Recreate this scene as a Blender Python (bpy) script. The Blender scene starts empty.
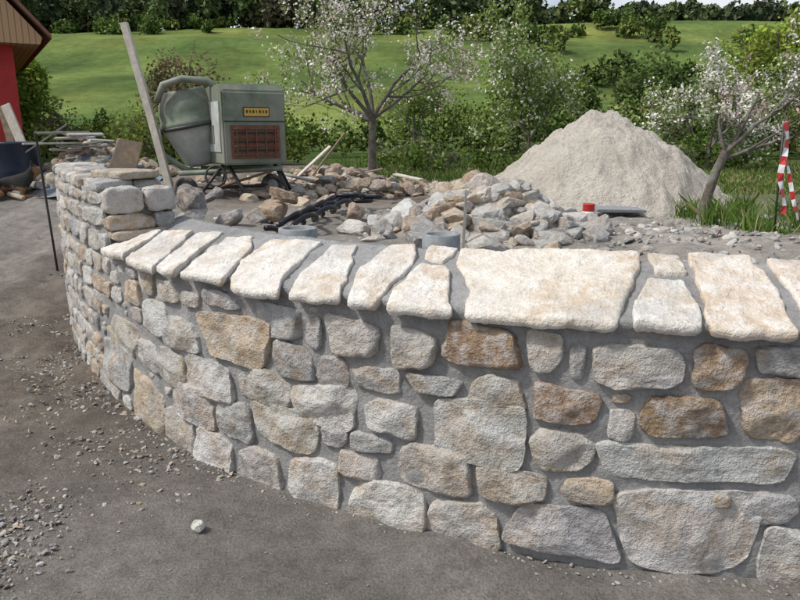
import bpy, bmesh, math, random
import numpy as np
from mathutils import Vector, noise, Matrix, Euler
random.seed(7); rng=np.random.default_rng(7)
scene=bpy.context.scene
R=math.radians

# ------------------------------------------------------------ materials
def new_mat(name):
    m=bpy.data.materials.new(name); m.use_nodes=True
    nt=m.node_tree; b=nt.nodes['Principled BSDF']; return m,nt,b
def N_(nt,t,**k):
    n=nt.nodes.new(t)
    for a,v in k.items(): setattr(n,a,v)
    return n
def noise_node(nt,scale,detail=6,rough=.6,vec=None):
    n=N_(nt,'ShaderNodeTexNoise'); n.inputs['Scale'].default_value=scale
    n.inputs['Detail'].default_value=min(detail,4); n.inputs['Roughness'].default_value=rough
    if vec is not None: nt.links.new(vec,n.inputs['Vector'])
    return n.outputs['Fac']
def ramp(nt,fac,stops):
    r=N_(nt,'ShaderNodeValToRGB'); e=r.color_ramp.elements
    while len(e)<len(stops): e.new(.5)
    for i,(p,c) in enumerate(stops):
        e[i].position=p; e[i].color=(c[0],c[1],c[2],1) if not isinstance(c,(int,float)) else (c,c,c,1)
    nt.links.new(fac,r.inputs['Fac']); return r.outputs['Color']
def mix(nt,fac,a,b,mode='MIX'):
    m=N_(nt,'ShaderNodeMix',data_type='RGBA',blend_type=mode)
    for s,i in ((fac,0),(a,6),(b,7)):
        if isinstance(s,(int,float)): m.inputs[i].default_value=s
        elif isinstance(s,tuple): m.inputs[i].default_value=(s[0],s[1],s[2],1)
        else: nt.links.new(s,m.inputs[i])
    return m.outputs[2]
def bump(nt,b,h,strength=.5,dist=.02):
    n=N_(nt,'ShaderNodeBump'); n.inputs['Strength'].default_value=strength; n.inputs['Distance'].default_value=dist
    nt.links.new(h,n.inputs['Height']); nt.links.new(n.outputs['Normal'],b.inputs['Normal'])
def pos(nt): return N_(nt,'ShaderNodeTexCoord').outputs['Object']
def attr(nt): 
    a=N_(nt,'ShaderNodeAttribute'); a.attribute_name='Col'; return a.outputs['Color']

def stone_mat(name,sc=1.0,stain=.5,white=.35,wc=(.54,.525,.49),th=.0,stc=(.37,.255,.145),dk=.5,bd=.02,dc=(.24,.235,.23),pit=.5):
    m,nt,b=new_mat(name); p=pos(nt); c=attr(nt)
    n1=noise_node(nt,5*sc,4,.7,p); n2=noise_node(nt,16*sc,4,.72,p); n3=noise_node(nt,3.5*sc,4,.7,p); n4=noise_node(nt,120*sc,3,.7,p)
    c1=mix(nt,ramp(nt,n1,[(.47+th,0),(.60+th,stain)]),c,stc)
    c2=mix(nt,ramp(nt,n2,[(.47,0),(.60,white)]),c1,wc)
    c3=mix(nt,ramp(nt,n3,[(.36,dk),(.48,0)]),c2,dc)
    c4=mix(nt,.45,c3,ramp(nt,n4,[(.3,.55),(.52,1)]),'MULTIPLY')
    c5=mix(nt,pit,c4,ramp(nt,n2,[(.30,.4),(.45,1)]),'MULTIPLY')
    nt.links.new(c5,b.inputs['Base Color']); b.inputs['Roughness'].default_value=.92
    b.inputs['Specular IOR Level'].default_value=.2
    h=N_(nt,'ShaderNodeMath',operation='ADD'); nt.links.new(n2,h.inputs[0]); 
    h2=N_(nt,'ShaderNodeMath',operation='MULTIPLY'); nt.links.new(n4,h2.inputs[0]); h2.inputs[1].default_value=.25
    nt.links.new(h2.outputs[0],h.inputs[1])
    bump(nt,b,h.outputs[0],1.0,bd); return m
M_stone=stone_mat('wall_stone',1,.5,.55,(.56,.55,.525),bd=.030)
M_cap=stone_mat('cap_stone',.75,.65,.6,(.74,.72,.67),.0,(.50,.39,.27),.45,.020,(.40,.39,.37),.22)
M_rock=stone_mat('rubble_rock',1.5,.4,.4,(.6,.58,.53))

m,nt,b=new_mat('mortar'); M_mortar=m; p=pos(nt)
n1=noise_node(nt,5,4,.7,p); n2=noise_node(nt,60,4,.75,p); n3=noise_node(nt,1.6,3,.6,p)
c=ramp(nt,n1,[(.3,(.255,.25,.244)),(.7,(.405,.40,.388))])
c=mix(nt,.6,c,ramp(nt,n2,[(.3,.6),(.6,1)]),'MULTIPLY')
c=mix(nt,.6,c,ramp(nt,n3,[(.35,.75),(.6,1.05)]),'MULTIPLY')
nt.links.new(c,b.inputs['Base Color']); b.inputs['Roughness'].default_value=.95; bump(nt,b,n2,.8,.018)

m,nt,b=new_mat('ground_soil'); M_ground=m; p=pos(nt); c=attr(nt)
n1=noise_node(nt,1.3,4,.65,p); n2=noise_node(nt,9,4,.7,p); n3=noise_node(nt,80,4,.8,p); n4=noise_node(nt,.13,4,.65,p)
c=mix(nt,.8,c,ramp(nt,n1,[(.3,.66),(.7,1.2)]),'MULTIPLY')
c=mix(nt,.65,c,ramp(nt,n2,[(.3,.55),(.65,1.15)]),'MULTIPLY')
c=mix(nt,.75,c,ramp(nt,n3,[(.32,.45),(.6,1.15)]),'MULTIPLY')
c=mix(nt,.8,c,ramp(nt,n4,[(.38,.62),(.62,1.2)]),'MULTIPLY')
nt.links.new(c,b.inputs['Base Color']); b.inputs['Roughness'].default_value=1; b.inputs['Specular IOR Level'].default_value=.1
h=N_(nt,'ShaderNodeMath',operation='ADD'); nt.links.new(n2,h.inputs[0]); nt.links.new(n3,h.inputs[1])
bump(nt,b,h.outputs[0],.8,.03)

m,nt,b=new_mat('sand'); M_sand=m; p=pos(nt)
n1=noise_node(nt,2.5,4,.65,p); n2=noise_node(nt,25,4,.8,p)
c=ramp(nt,n1,[(.3,(.54,.485,.405)),(.7,(.72,.665,.575))])
c=mix(nt,.6,c,ramp(nt,n2,[(.3,.6),(.6,1.05)]),'MULTIPLY')
nt.links.new(c,b.inputs['Base Color']); b.inputs['Roughness'].default_value=1
h=N_(nt,'ShaderNodeMath',operation='ADD'); nt.links.new(n1,h.inputs[0]); nt.links.new(n2,h.inputs[1]); bump(nt,b,h.outputs[0],1,.06)

def simple(name,col,rough=.7,var=.3,sc=12,metal=0,dirt=None,bmp=.2):
    m,nt,b=new_mat(name); p=pos(nt); n1=noise_node(nt,sc,4,.65,p); n2=noise_node(nt,sc*.3,4,.6,p)
    c=mix(nt,1.0,col,ramp(nt,n1,[(.3,1-var),(.7,1+var*.4)]),'MULTIPLY')
    if dirt: c=mix(nt,ramp(nt,n2,[(.45,0),(.65,.85)]),c,dirt)
    nt.links.new(c,b.inputs['Base Color']); b.inputs['Roughness'].default_value=rough; b.inputs['Metallic'].default_value=metal
    bump(nt,b,n1,bmp,.01); return m
def leaf_mat(name,trans=.3):
    m,nt,b=new_mat(name); c=attr(nt); 
    d=N_(nt,'ShaderNodeBsdfDiffuse'); nt.links.new(c,d.inputs['Color']); out=d.outputs[0]
    if trans:
        t=N_(nt,'ShaderNodeBsdfTranslucent'); nt.links.new(c,t.inputs['Color'])
        ms=N_(nt,'ShaderNodeMixShader'); ms.inputs[0].default_value=trans
        nt.links.new(d.outputs[0],ms.inputs[1]); nt.links.new(t.outputs[0],ms.inputs[2]); out=ms.outputs[0]
    nt.links.new(out,nt.nodes['Material Output'].inputs['Surface']); return m
M_leaf=leaf_mat('foliage'); M_far=leaf_mat('far_foliage',0)
M_bark=simple('bark',(.12,.10,.08),.95,.5,30,0,(.20,.20,.17),.8)
M_wood=simple('raw_wood',(.60,.55,.46),.8,.3,20,0,(.45,.41,.35))
M_oldwood=simple('old_wood',(.3,.22,.14),.9,.4,15,0,(.18,.15,.12))
M_greywood=simple('grey_wood',(.34,.33,.3),.9,.3,15)
M_green=simple('mixer_green',(.15,.185,.13),.6,.45,6,0,(.25,.24,.20))
M_pale=simple('mixer_pale',(.44,.46,.44),.65,.3,6,0,(.29,.29,.27))
M_rust=simple('rusty_red',(.20,.075,.045),.85,.45,25,0,(.12,.09,.06))
M_dark=simple('dark_steel',(.03,.03,.03),.5,.3,20)
M_black=simple('black_iron',(.012,.013,.018),.35,.2,20,.3)
M_yellow=simple('yellow_plate',(.6,.38,.05),.6,.2,30)
M_concrete=simple('pipe_concrete',(.25,.265,.27),.8,.35,25)
M_tire=simple('tyre_rubber',(.04,.04,.042),.8,.3,30,0,(.2,.18,.15))
M_redpaint=simple('red_render',(.42,.035,.03),.85,.2,6)
M_redcan=simple('red_can',(.5,.03,.03),.4,.1,20)
M_white=simple('white_plastic',(.75,.75,.75),.5,.12,20)
M_tub=simple('navy_tub',(.018,.03,.06),.4,.3,8)
M_tarp=simple('blue_tarp',(.16,.23,.30),.6,.4,7,0,(.25,.23,.2),.8)
m,nt,b=new_mat('eave_boards'); M_board=m; p=pos(nt)
w=N_(nt,'ShaderNodeTexWave'); w.inputs['Scale'].default_value=3; w.inputs['Distortion'].default_value=.4; nt.links.new(p,w.inputs['Vector'])
c=mix(nt,.8,(.44,.27,.14),ramp(nt,w.outputs['Fac'],[(.0,.35),(.12,1)]),'MULTIPLY')
nt.links.new(c,b.inputs['Base Color']); b.inputs['Roughness'].default_value=.7
M_tile=simple('roof_tile',(.25,.12,.08),.9,.4,8)
m,nt,b=new_mat('dog_fur'); M_fur=m; c=attr(nt); nt.links.new(c,b.inputs['Base Color']); b.inputs['Roughness'].default_value=.9
bump(nt,b,noise_node(nt,80,4,.7,pos(nt)),.8,.01)

# ------------------------------------------------------------ helpers
def mesh_obj(name,verts,faces,mat,cols=None,smooth=False,parent=None):
    me=bpy.data.meshes.new(name)
    verts=np.asarray(verts,dtype=np.float32).reshape(-1,3)
    if isinstance(faces,np.ndarray):
        k=faces.shape[1]; nf=len(faces)
        me.vertices.add(len(verts)); me.vertices.foreach_set('co',verts.ravel())
        me.loops.add(nf*k); me.loops.foreach_set('vertex_index',faces.astype(np.int32).ravel())
        me.polygons.add(nf); me.polygons.foreach_set('loop_start',np.arange(0,nf*k,k,dtype=np.int32))
        me.update(calc_edges=True)
    else: me.from_pydata([tuple(map(float,v)) for v in verts],[],faces); me.update()
    if cols is not None:
        a=me.color_attributes.new('Col','FLOAT_COLOR','POINT')
        cc=np.ones((len(verts),4),dtype=np.float32); cc[:,:3]=cols; a.data.foreach_set('color',cc.ravel())
    me.polygons.foreach_set('use_smooth',[smooth]*len(me.polygons))
    me.materials.append(mat); me.validate()
    o=bpy.data.objects.new(name,me); scene.collection.objects.link(o)
    if parent: o.parent=parent
    return o
def empty(name,loc=(0,0,0)):
    e=bpy.data.objects.new(name,None); e.location=loc; scene.collection.objects.link(e); e.empty_display_size=.1; return e
def from_bm(name,bm,mat,parent=None,smooth=False,mtx=None):
    me=bpy.data.meshes.new(name); 
    if mtx is not None: bm.transform(mtx)
    bm.to_mesh(me); bm.free(); me.materials.append(mat)
    me.polygons.foreach_set('use_smooth',[smooth]*len(me.polygons))
    o=bpy.data.objects.new(name,me); scene.collection.objects.link(o)
    if parent: o.parent=parent
    return o
def box(name,c,size,mat,parent=None,rot=(0,0,0),bev=.01,mtx=None,jit=0):
    bm=bmesh.new(); bmesh.ops.create_cube(bm,size=1)
    for v in bm.verts: 
        v.co=Vector((v.co.x*size[0],v.co.y*size[1],v.co.z*size[2]))
        if jit: v.co+=Vector([random.uniform(-jit,jit) for _ in range(3)])
    if bev: bmesh.ops.bevel(bm,geom=bm.edges[:],offset=bev,segments=2,affect='EDGES')
    M=Matrix.Translation(c)@Euler(rot).to_matrix().to_4x4()
    if mtx is not None: M=mtx@M
    return from_bm(name,bm,mat,parent,False,M)
def tube_geo(pts,rad,n=8,cap=True):
    pts=[Vector(p) for p in pts]; V=[];F=[]
    prev=None
    for i,p in enumerate(pts):
        t=(pts[min(i+1,len(pts)-1)]-pts[max(i-1,0)]).normalized()
        if prev is None:
            a=t.orthogonal().normalized()
        else:
            a=(prev-t*prev.dot(t)); a=a.normalized() if a.length>1e-5 else t.orthogonal().normalized()
        prev=a; b_=t.cross(a); r=rad[i] if hasattr(rad,'__len__') else rad
        for k in range(n):
            an=2*math.pi*k/n; V.append(p+a*(math.cos(an)*r)+b_*(math.sin(an)*r))
    for i in range(len(pts)-1):
        for k in range(n):
            F.append((i*n+k,i*n+(k+1)%n,(i+1)*n+(k+1)%n,(i+1)*n+k))
    if cap: F.append(tuple(range(n-1,-1,-1))); F.append(tuple((len(pts)-1)*n+k for k in range(n)))
    return V,F
def tube(name,pts,rad,mat,parent=None,n=10,mtx=None,smooth=True):
    V,F=tube_geo(pts,rad,n)
    if mtx is not None: V=[mtx@v for v in V]
    return mesh_obj(name,[tuple(v) for v in V],F,mat,None,smooth,parent)
def lathe(name,prof,mat,parent=None,n=28,mtx=None,closed=False):
    V=[];F=[]
    for r,z in prof:
        for k in range(n):
            a=2*math.pi*k/n; V.append(Vector((r*math.cos(a),r*math.sin(a),z)))
    for i in range(len(prof)-1):
        for k in range(n): F.append((i*n+k,i*n+(k+1)%n,(i+1)*n+(k+1)%n,(i+1)*n+k))
    if mtx is not None: V=[mtx@v for v in V]
    o=mesh_obj(name,[tuple(v) for v in V],F,mat,None,True,parent); return o
ICO={}
def ico(l):
    if l not in ICO:
        bm=bmesh.new(); bmesh.ops.create_icosphere(bm,subdivisions=l,radius=1)
        ICO[l]=(np.array([v.co[:] for v in bm.verts]),np.array([[v.index for v in f.verts] for f in bm.faces])); bm.free()
    return ICO[l]
def fbm(P,scale,oct=4,off=0.0):
    return np.array([noise.fractal(Vector((p[0]*scale+off,p[1]*scale+off*.7,p[2]*scale-off)),.7,2.1,oct) for p in P])
def rock(half,p=4,level=3,cuts=5,nz=.06,cutd=(.72,.95),flat=0):
    D,F=ico(level); r=1/((np.abs(D)**p).sum(1))**(1/p); V=D*r[:,None]
    for _ in range(cuts):
        n=rng.normal(size=3); 
        if flat: n[1]*=flat
        n/=np.linalg.norm(n); ext=(V@n).max(); d=ext*rng.uniform(*cutd)
        k=V@n-d; V=V-np.outer(np.where(k>0,k,0),n)
    V=V*np.array(half)
    if nz:
        off=rng.uniform(-50,50); s=1/max(half)
        nn=fbm(V,s*1.6,4,off); nrm=D
        V=V+nrm*(nn*nz*min(half)*2.2)[:,None]
    return V,F
def rotz(V,a): c,s=math.cos(a),math.sin(a); return V@np.array([[c,s,0],[-s,c,0],[0,0,1]])
class Acc:
    def __init__(s): s.V=[];s.F=[];s.C=[];s.n=0
    def add(s,V,F,col):
        s.V.append(V); s.F.append(F+s.n); s.C.append(np.tile(np.array(col,dtype=float),(len(V),1)) if np.ndim(col)==1 else col); s.n+=len(V)
    def make(s,name,mat,smooth=False,parent=None):
        return mesh_obj(name,np.vstack(s.V),np.vstack(s.F),mat,np.vstack(s.C),smooth,parent)
COL=dict(g=(.38,.375,.365),w=(.54,.525,.49),t=(.46,.43,.38),o=(.48,.395,.29),b=(.32,.23,.16),d=(.23,.22,.21))
def jcol(k,j=.12):
    c=np.array(COL[k]); return np.clip(c*(1+rng.uniform(-j,j))*(1+rng.uniform(-.03,.03,3)*np.array([1,.4,1])),.02,.8)

# ------------------------------------------------------------ wall curve
ctrl=[(4.6,2.06),(3.6,2.12),(2.4,2.2),(1.43,2.29),(.78,2.38),(.41,2.49),(.086,2.64),(-.317,2.83),(-.68,3.06),(-1.045,3.33),(-1.55,3.85),(-2.08,4.54),(-2.6,5.35),(-2.98,6.15),(-3.15,6.8),(-3.2,7.4)]
def cr(pts,n=60):
    P=np.array(pts);out=[]
    for i in range(1,len(P)-2):
        for k in range(n):
            t=k/n;p0,p1,p2,p3=P[i-1:i+3]
            out.append(.5*((2*p1)+(-p0+p2)*t+(2*p0-5*p1+4*p2-p3)*t*t+(-p0+3*p1-3*p2+p3)*t**3))
    return np.array(out)
C=cr(ctrl);S=np.r_[0,np.cumsum(np.linalg.norm(np.diff(C,axis=0),axis=1))]
T=np.gradient(C,axis=0);T/=np.linalg.norm(T,axis=1)[:,None];NN=np.stack([-T[:,1],T[:,0]],1)
def W(s,n,z):
    s=np.asarray(s,float); x=np.interp(s,S,C[:,0]); y=np.interp(s,S,C[:,1]); nx=np.interp(s,S,NN[:,0]); ny=np.interp(s,S,NN[:,1])
    ex=np.minimum(s-S[0],0); ex2=np.maximum(s-S[-1],0)
    x=x+T[0,0]*ex+T[-1,0]*ex2; y=y+T[0,1]*ex+T[-1,1]*ex2
    return np.stack([x+nx*n,y+ny*n,np.asarray(z)+0*x],-1)
SEND=8.55; SR=5.88

# ------------------------------------------------------------ terrain heights
Cw=C[S<SEND-.05]
ext=np.vstack([[30,1.9],[12,1.9],Cw[::12],W(SEND,0,0)[:2],[-3.45,9.5],[-3.7,11.5],[-4.2,14],[-30,16]])
def wdist(X,Y):
    """signed distance to the wall line: positive on terrace side"""
    d=np.full(X.shape,1e9); sg=np.ones(X.shape)
    for a,b_ in zip(ext[:-1],ext[1:]):
        ab=b_-a; L=(ab**2).sum(); t=np.clip(((X-a[0])*ab[0]+(Y-a[1])*ab[1])/L,0,1)
        dx=X-(a[0]+t*ab[0]); dy=Y-(a[1]+t*ab[1]); dd=np.hypot(dx,dy)
        cross=ab[0]*(Y-a[1])-ab[1]*(X-a[0]); m=dd<d-1e-9
        d=np.where(m,dd,d); sg=np.where(m,np.where(cross<0,1,-1),sg)
    return d*sg
def sst(a,b_,x): t=np.clip((x-a)/(b_-a),0,1); return t*t*(3-2*t)
def height(X,Y):
    d=wdist(X,Y)
    low=.87*sst(5.2,11.8,Y)*sst(1,-2,X)
    ter=.87+.1*np.exp(-np.maximum(d-.4,0)/.7)
    z=np.where(d>.2,ter,low)
    bank=sst(-.6,.5,d); far=(Y>8.0)&(X<0)
    z=np.where(far,low+(ter-low)*bank,z)
    z=z+np.where(d>.35,.25*np.exp(-((X-.64)/.55)**2-((Y-5.25)/.5)**2)+.08*np.exp(-((X-2.2)/.8)**2-((Y-4.7)/.5)**2),0)
    hill=sst(34,118,Y); z=z+hill*(15.2+1.5*np.sin(X*.03)+1.6*sst(5,-30,X))+sst(126,400,Y)*-6
    z=z+.5*np.sin(Y*.25+X*.05)*sst(40,60,Y)*(1-sst(100,120,Y))
    return z
xs=np.unique(np.round(np.r_[np.arange(-5.5,5.5,.05),-5.5-np.geomspace(.06,260,70),5.5+np.geomspace(.06,260,70)],4))
ys=np.unique(np.round(np.r_[np.arange(.6,11,.05),11+np.geomspace(.06,420,110),.6-np.geomspace(.1,40,20)],4))
GX,GY=np.meshgrid(xs,ys); GZ=height(GX,GY); GD=wdist(GX,GY)
gp=np.stack([GX.ravel(),GY.ravel(),GZ.ravel()],1)
near=(gp[:,1]<14)&(np.abs(gp[:,0])<8)&(gp[:,1]>.5)
nn=np.zeros(len(gp)); nn[near]=fbm(gp[near]*[1,1,0],2.2,5,3.0)
nbig=np.array([noise.noise(Vector((p[0]*.35,p[1]*.35,1.7))) for p in gp])
nhill=np.array([noise.fractal(Vector((p[0]*.06,p[1]*.12,5.7)),.8,2.0,4) for p in gp])
gd=GD.ravel(); amp=np.where(gd>0,.035,.013)+.03*sst(-1.2,-1.9,gp[:,0])*sst(-.9,-.2,gd)*(gd<0)
amp=amp+.035*sst(-1.6,-2.8,gp[:,0])
gp[:,2]+=nn*amp
gx,gy=gp[:,0],gp[:,1]
# shallow wheel ruts on the track at the left
rut=np.exp(-((gx+2.55-.12*(gy-3))/.14)**2)+np.exp(-((gx+1.55+.35*(gy-2.2))/.10)**2)*.5
gp[:,2]-=.025*rut*(gd<-.25)*(gy<9)
gr=sst(10.0,11.2,gy+nbig*1.5+nn*.6)*sst(-2.6,-1.6,gx+nbig)
gr=np.maximum(gr,sst(8.2,9.3,gy+nbig+nn*.5)*sst(2.2,3.2,gx))
gr=np.maximum(gr,sst(15,17.5,gy+nbig*2)); gr=np.maximum(gr,.6*sst(5,5.6,gy+nn)*sst(2.5,3.0,gx+nn*.4))
base=np.where(gd[:,None]<0,[[.335,.308,.275]],[[.43,.395,.345]])
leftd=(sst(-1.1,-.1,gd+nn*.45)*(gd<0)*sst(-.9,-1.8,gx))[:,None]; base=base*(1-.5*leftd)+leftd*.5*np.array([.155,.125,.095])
leftg=(sst(-1.2,-2.4,gx+nn*.6)*sst(9.0,5.0,gy+nn)*(gd<0))[:,None]; base=base*(1-.4*leftg)+.4*leftg*np.array([.26,.21,.16])
brown=(sst(6.5,8,gy+nn)*(gd>0)*(gy<20))[:,None]; base=base*(1-brown*.55)+brown*.55*np.array([.25,.19,.135])
gcol=np.array([.09,.14,.034])[None]*(1+.25*nbig[:,None])
hillc=np.array([.148,.205,.053])[None]*(1+.10*nbig[:,None]+.45*np.clip(nhill[:,None],-1,1)); hillc[:,0]*=(1+.25*np.clip(nhill,-1,1)); hf=sst(35,45,gy)[:,None]; gcol=gcol*(1-hf)+hillc*hf
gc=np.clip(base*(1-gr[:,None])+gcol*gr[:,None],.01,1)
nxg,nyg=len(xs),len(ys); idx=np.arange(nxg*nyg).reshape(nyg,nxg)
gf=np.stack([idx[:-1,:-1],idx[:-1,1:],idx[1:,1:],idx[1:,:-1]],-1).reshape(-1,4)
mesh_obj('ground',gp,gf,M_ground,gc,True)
def gz(x,y): return float(height(np.array([x]),np.array([y]))[0])

# ------------------------------------------------------------ stone wall
wall=empty('stone_wall',(0,0,0))
def strip(name,s0,s1,ds,cross,amp=.011):
    ss=np.arange(s0,s1+1e-6,ds); pr=[]
    for (n0,z0),(n1,z1) in zip(cross[:-1],cross[1:]):
        L=math.hypot(n1-n0,z1-z0); k=max(1,int(L/ds/1.3))
        for i in range(k): pr.append((n0+(n1-n0)*i/k,z0+(z1-z0)*i/k))
    pr.append(cross[-1]); pr=np.array(pr); m=len(pr)
    SS,I=np.meshgrid(ss,np.arange(m),indexing='ij')
    P=W(SS.ravel(),pr[I.ravel(),0],pr[I.ravel(),1])
    nz_=fbm(P,9,5,1.0); nb=fbm(P,2.2,3,8.0); Q=W(SS.ravel(),pr[I.ravel(),0]+(nz_*amp+nb*amp*.5),pr[I.ravel(),1]+nz_*amp*.7)
    id_=np.arange(len(Q)).reshape(len(ss),m)
    F=np.stack([id_[:-1,:-1],id_[:-1,1:],id_[1:,1:],id_[1:,:-1]],-1).reshape(-1,4)
    F=[tuple(f) for f in F]; F.append(tuple(id_[0,:])); F.append(tuple(id_[-1,::-1]))
    return mesh_obj(name,Q,F,M_mortar,None,True,wall)
strip('mortar_core',.3,SR+.02,.016,[(0,-.12),(0,.94),(.012,.962),(.018,.990),(-.46,1.126),(-.50,.8)])
strip('mortar_core_raised',SR,SEND,.025,[(0,-.12),(0,1.30),(-.38,1.31),(-.38,.75)])

boxes=[]
row1=[(2.18,2.36,.81,.92,'g'),(2.39,2.57,.75,.91,'b'),(2.60,2.91,.74,.90,'t'),(2.94,3.00,.76,.89,'g'),(3.02,3.15,.77,.94,'t'),(3.17,3.49,.77,.93,'b'),(3.51,3.71,.72,.89,'t'),(3.76,4.00,.73,.89,'t'),(4.04,4.11,.73,.87,'g'),(4.14,4.40,.75,.90,'g'),(4.34,4.78,.58,.81,'o'),(4.08,4.31,.58,.74,'g'),(4.83,5.13,.56,.72,'w'),(4.53,4.76,.84,.92,'g'),(3.91,4.06,.57,.71,'t'),(3.66,3.90,.59,.70,'g'),(3.41,3.62,.62,.70,'g'),(3.15,3.36,.61,.74,'t'),(2.88,3.13,.58,.72,'b'),(2.75,2.85,.53,.66,'w'),(2.44,2.73,.57,.72,'b'),(2.16,2.40,.57,.80,'o')]
boxes+=row1
raw="""219,286,39,53,w 289,312,39,55,t 314,351,36,63,w 359,383,41,56,w 387,421,38,58,w 422,456,41,58,t 460,495,34,56,w 407,446,23,43,t 391,405,30,38,g 370,390,31,39,g 376,397,17,30,t 335,367,20,40,t 305,333,22,37,t 280,300,27,37,o 279,318,3,24,g 228,278,1,35,w 215,234,24,36,g 200,226,-1,22,w 238,245,29,35,o 323,354,-2,18,t 354,390,-3,19,w 397,423,-5,21,w 430,458,-4,17,t 461,492,-4,17,w 492,524,-3,20,t 475,511,18,39,w 448,472,18,38,g 525,570,-8,28,o 496,527,34,53,t 526,552,35,52,w 567,616,9,38,g 554,603,35,57,t 513,541,57,77,w"""
for t_ in raw.split():
    q=t_.split(','); boxes.append(tuple(float(v)/100 for v in q[:4])+(q[4],))
def course(s0,s1,z0,z1,hm=.14):
    z=z0
    while z<z1-.05:
        h=min(random.uniform(hm*.75,hm*1.25),z1-z); s=s0+random.uniform(0,.05)
        while s<s1-.07:
            w_=min(random.uniform(.12,.36),s1-s); hh=h*random.uniform(.8,1.0)
            b_=(s+.012,s+w_-.012,z+.008,z+hh-.012,random.choice('wwwttggo'))
            if not any(b_[0]<o[1]+.01 and b_[1]>o[0]-.01 and b_[2]<o[3]+.01 and b_[3]>o[2]-.01 for o in boxes): boxes.append(b_)
            s+=w_
        z+=h
course(5.72,SR,-.02,.93); course(SR,SEND,-.02,1.30,.13); course(.3,2.12,-.02,.92,.17); 
def filler(s0,s1,z0,z1,n,sizes,gap=.018):
    for i in range(n):
        w_=random.uniform(*sizes); h=w_*random.uniform(.45,.9); s=random.uniform(s0,s1-w_); z=random.uniform(z0,z1-h)
        b_=(s,s+w_,z,z+h,random.choice('wwggtto'))
        if not any(b_[0]<o[1]+gap and b_[1]>o[0]-gap and b_[2]<o[3]+gap and b_[3]>o[2]-gap for o in boxes): boxes.append(b_)
for sz,k in (((.18,.3),1500),((.12,.2),3500),((.08,.13),4500),((.045,.08),3000)):
    filler(.3,SR,-.02,.925,k,sz); filler(SR,SEND,-.02,1.29,k//2,sz)
acc=Acc()
for (s0,s1,z0,z1,k) in boxes:
    w_=(s1-s0)/2; h=(z1-z0)/2
    dep=min(.072,.038+.4*min(w_,h)); lvl=5 if (w_*h>.010 and s0>1.8 and s0<5) else 4 if w_*h>.002 else 3
    V,F=rock((w_*1.0+.001,dep,h*1.0+.002),p=random.uniform(3.8,6.5),level=lvl,cuts=9,nz=.05,cutd=(.82,.97))
    fr=min(.036,dep*.75); y0=V[:,1].copy(); pl_=y0.copy()
    for _ in range(5):
        ax,az=rng.normal(size=2)*np.array([.13,.17]); pl_=np.minimum(pl_,dep*rng.uniform(.78,1.0)+V[:,0]*ax+V[:,2]*az)
    V[:,1]=np.where(y0>fr,np.maximum(pl_,fr),y0)
    a,c_=random.uniform(-.2,.2),random.uniform(-.17,.17)
    X=V[:,0]*(1+a*V[:,2]/h); Z=V[:,2]*(1+c_*V[:,0]/w_); V=np.stack([X,V[:,1],Z],1)
    r=random.uniform(-.08,.08)*min(1,h/w_); x2=V[:,0]*math.cos(r)-V[:,2]*math.sin(r); z2=V[:,0]*math.sin(r)+V[:,2]*math.cos(r); V=np.stack([x2,V[:,1],z2],1)
    q=V+np.array([s0*3,0,z0*3]); f1=fbm(q,9,6,s0); f2=fbm(q,5,4,s0+4)
    V[:,1]+=(np.round(f2*3.5)/3.5*.7+f2*.3)*.009*min(1,h/.08)+f1*.006*min(1,h/.08)
    V[:,0]+=f2*.010; V[:,2]+=f1*.008
    P=W((s0+s1)/2+V[:,0],-.023+random.uniform(-.005,.008)+V[:,1],(z0+z1)/2+V[:,2])
    acc.add(P,F[:,::-1],jcol(k))
acc.make('face_stones',M_stone,True,wall)

# coping stones
caps=dict(A4=[(1.05,1.0),(1.02,.3),(1.06,-.0),(.4,-.0),(.42,1.02)],A3=[(1.66,1.0),(1.62,.3),(1.68,-.0),(1.12,-.0),(1.12,.5),(1.15,1.05)],
A2=[(2.17,1.02),(2.17,.4),(2.2,-.0),(1.74,-.02),(1.71,.6),(1.76,1.05)],A=[(2.48,1.08),(2.24,1.06),(2.235,.5),(2.26,-.03),(2.53,-.01),(2.50,.5)],B=[(2.65,1.1),(2.525,1.08),(2.53,.78),(2.645,.76)],
C=[(2.69,.64),(2.555,.64),(2.57,-.0),(2.785,.0),(2.74,.36)],D=[(3.57,.96),(3.11,1.08),(2.70,1.08),(2.72,.80),(2.805,.36),(2.85,.0),(3.17,-.02),(3.37,-.03),(3.41,.32),(3.54,.68)],
E=[(3.69,.64),(3.59,.60),(3.43,-.03),(3.69,-.06),(3.72,.20)],F=[(3.91,.92),(3.80,.96),(3.74,.60),(3.755,-.03),(3.865,-.06),(3.96,.48)],F2=[(3.72,.98),(3.60,.98),(3.62,.74),(3.70,.76)],
G=[(4.27,.82),(4.12,.86),(4.02,.42),(3.915,-.03),(4.145,-.06),(4.22,.28)],H=[(4.65,.78),(4.36,.86),(4.30,.28),(4.21,-.07),(4.485,-.07),(4.63,.34)],
I=[(5.05,.74),(4.88,.84),(4.72,.60),(4.56,-.06),(4.835,-.06)],J=[(5.32,.68),(5.13,.78),(4.91,-.06),(5.05,-.07)],K=[(5.62,.55),(5.38,.68),(5.12,-.06),(5.41,-.06)],K2=[(5.84,.50),(5.68,.55),(5.48,-.05),(5.84,-.04)])
capcol=dict(A=(.62,.54,.45),A2=(.62,.55,.48),D=(.64,.585,.50),C=(.64,.62,.57),B=(.60,.57,.51))
acc=Acc()
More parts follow.
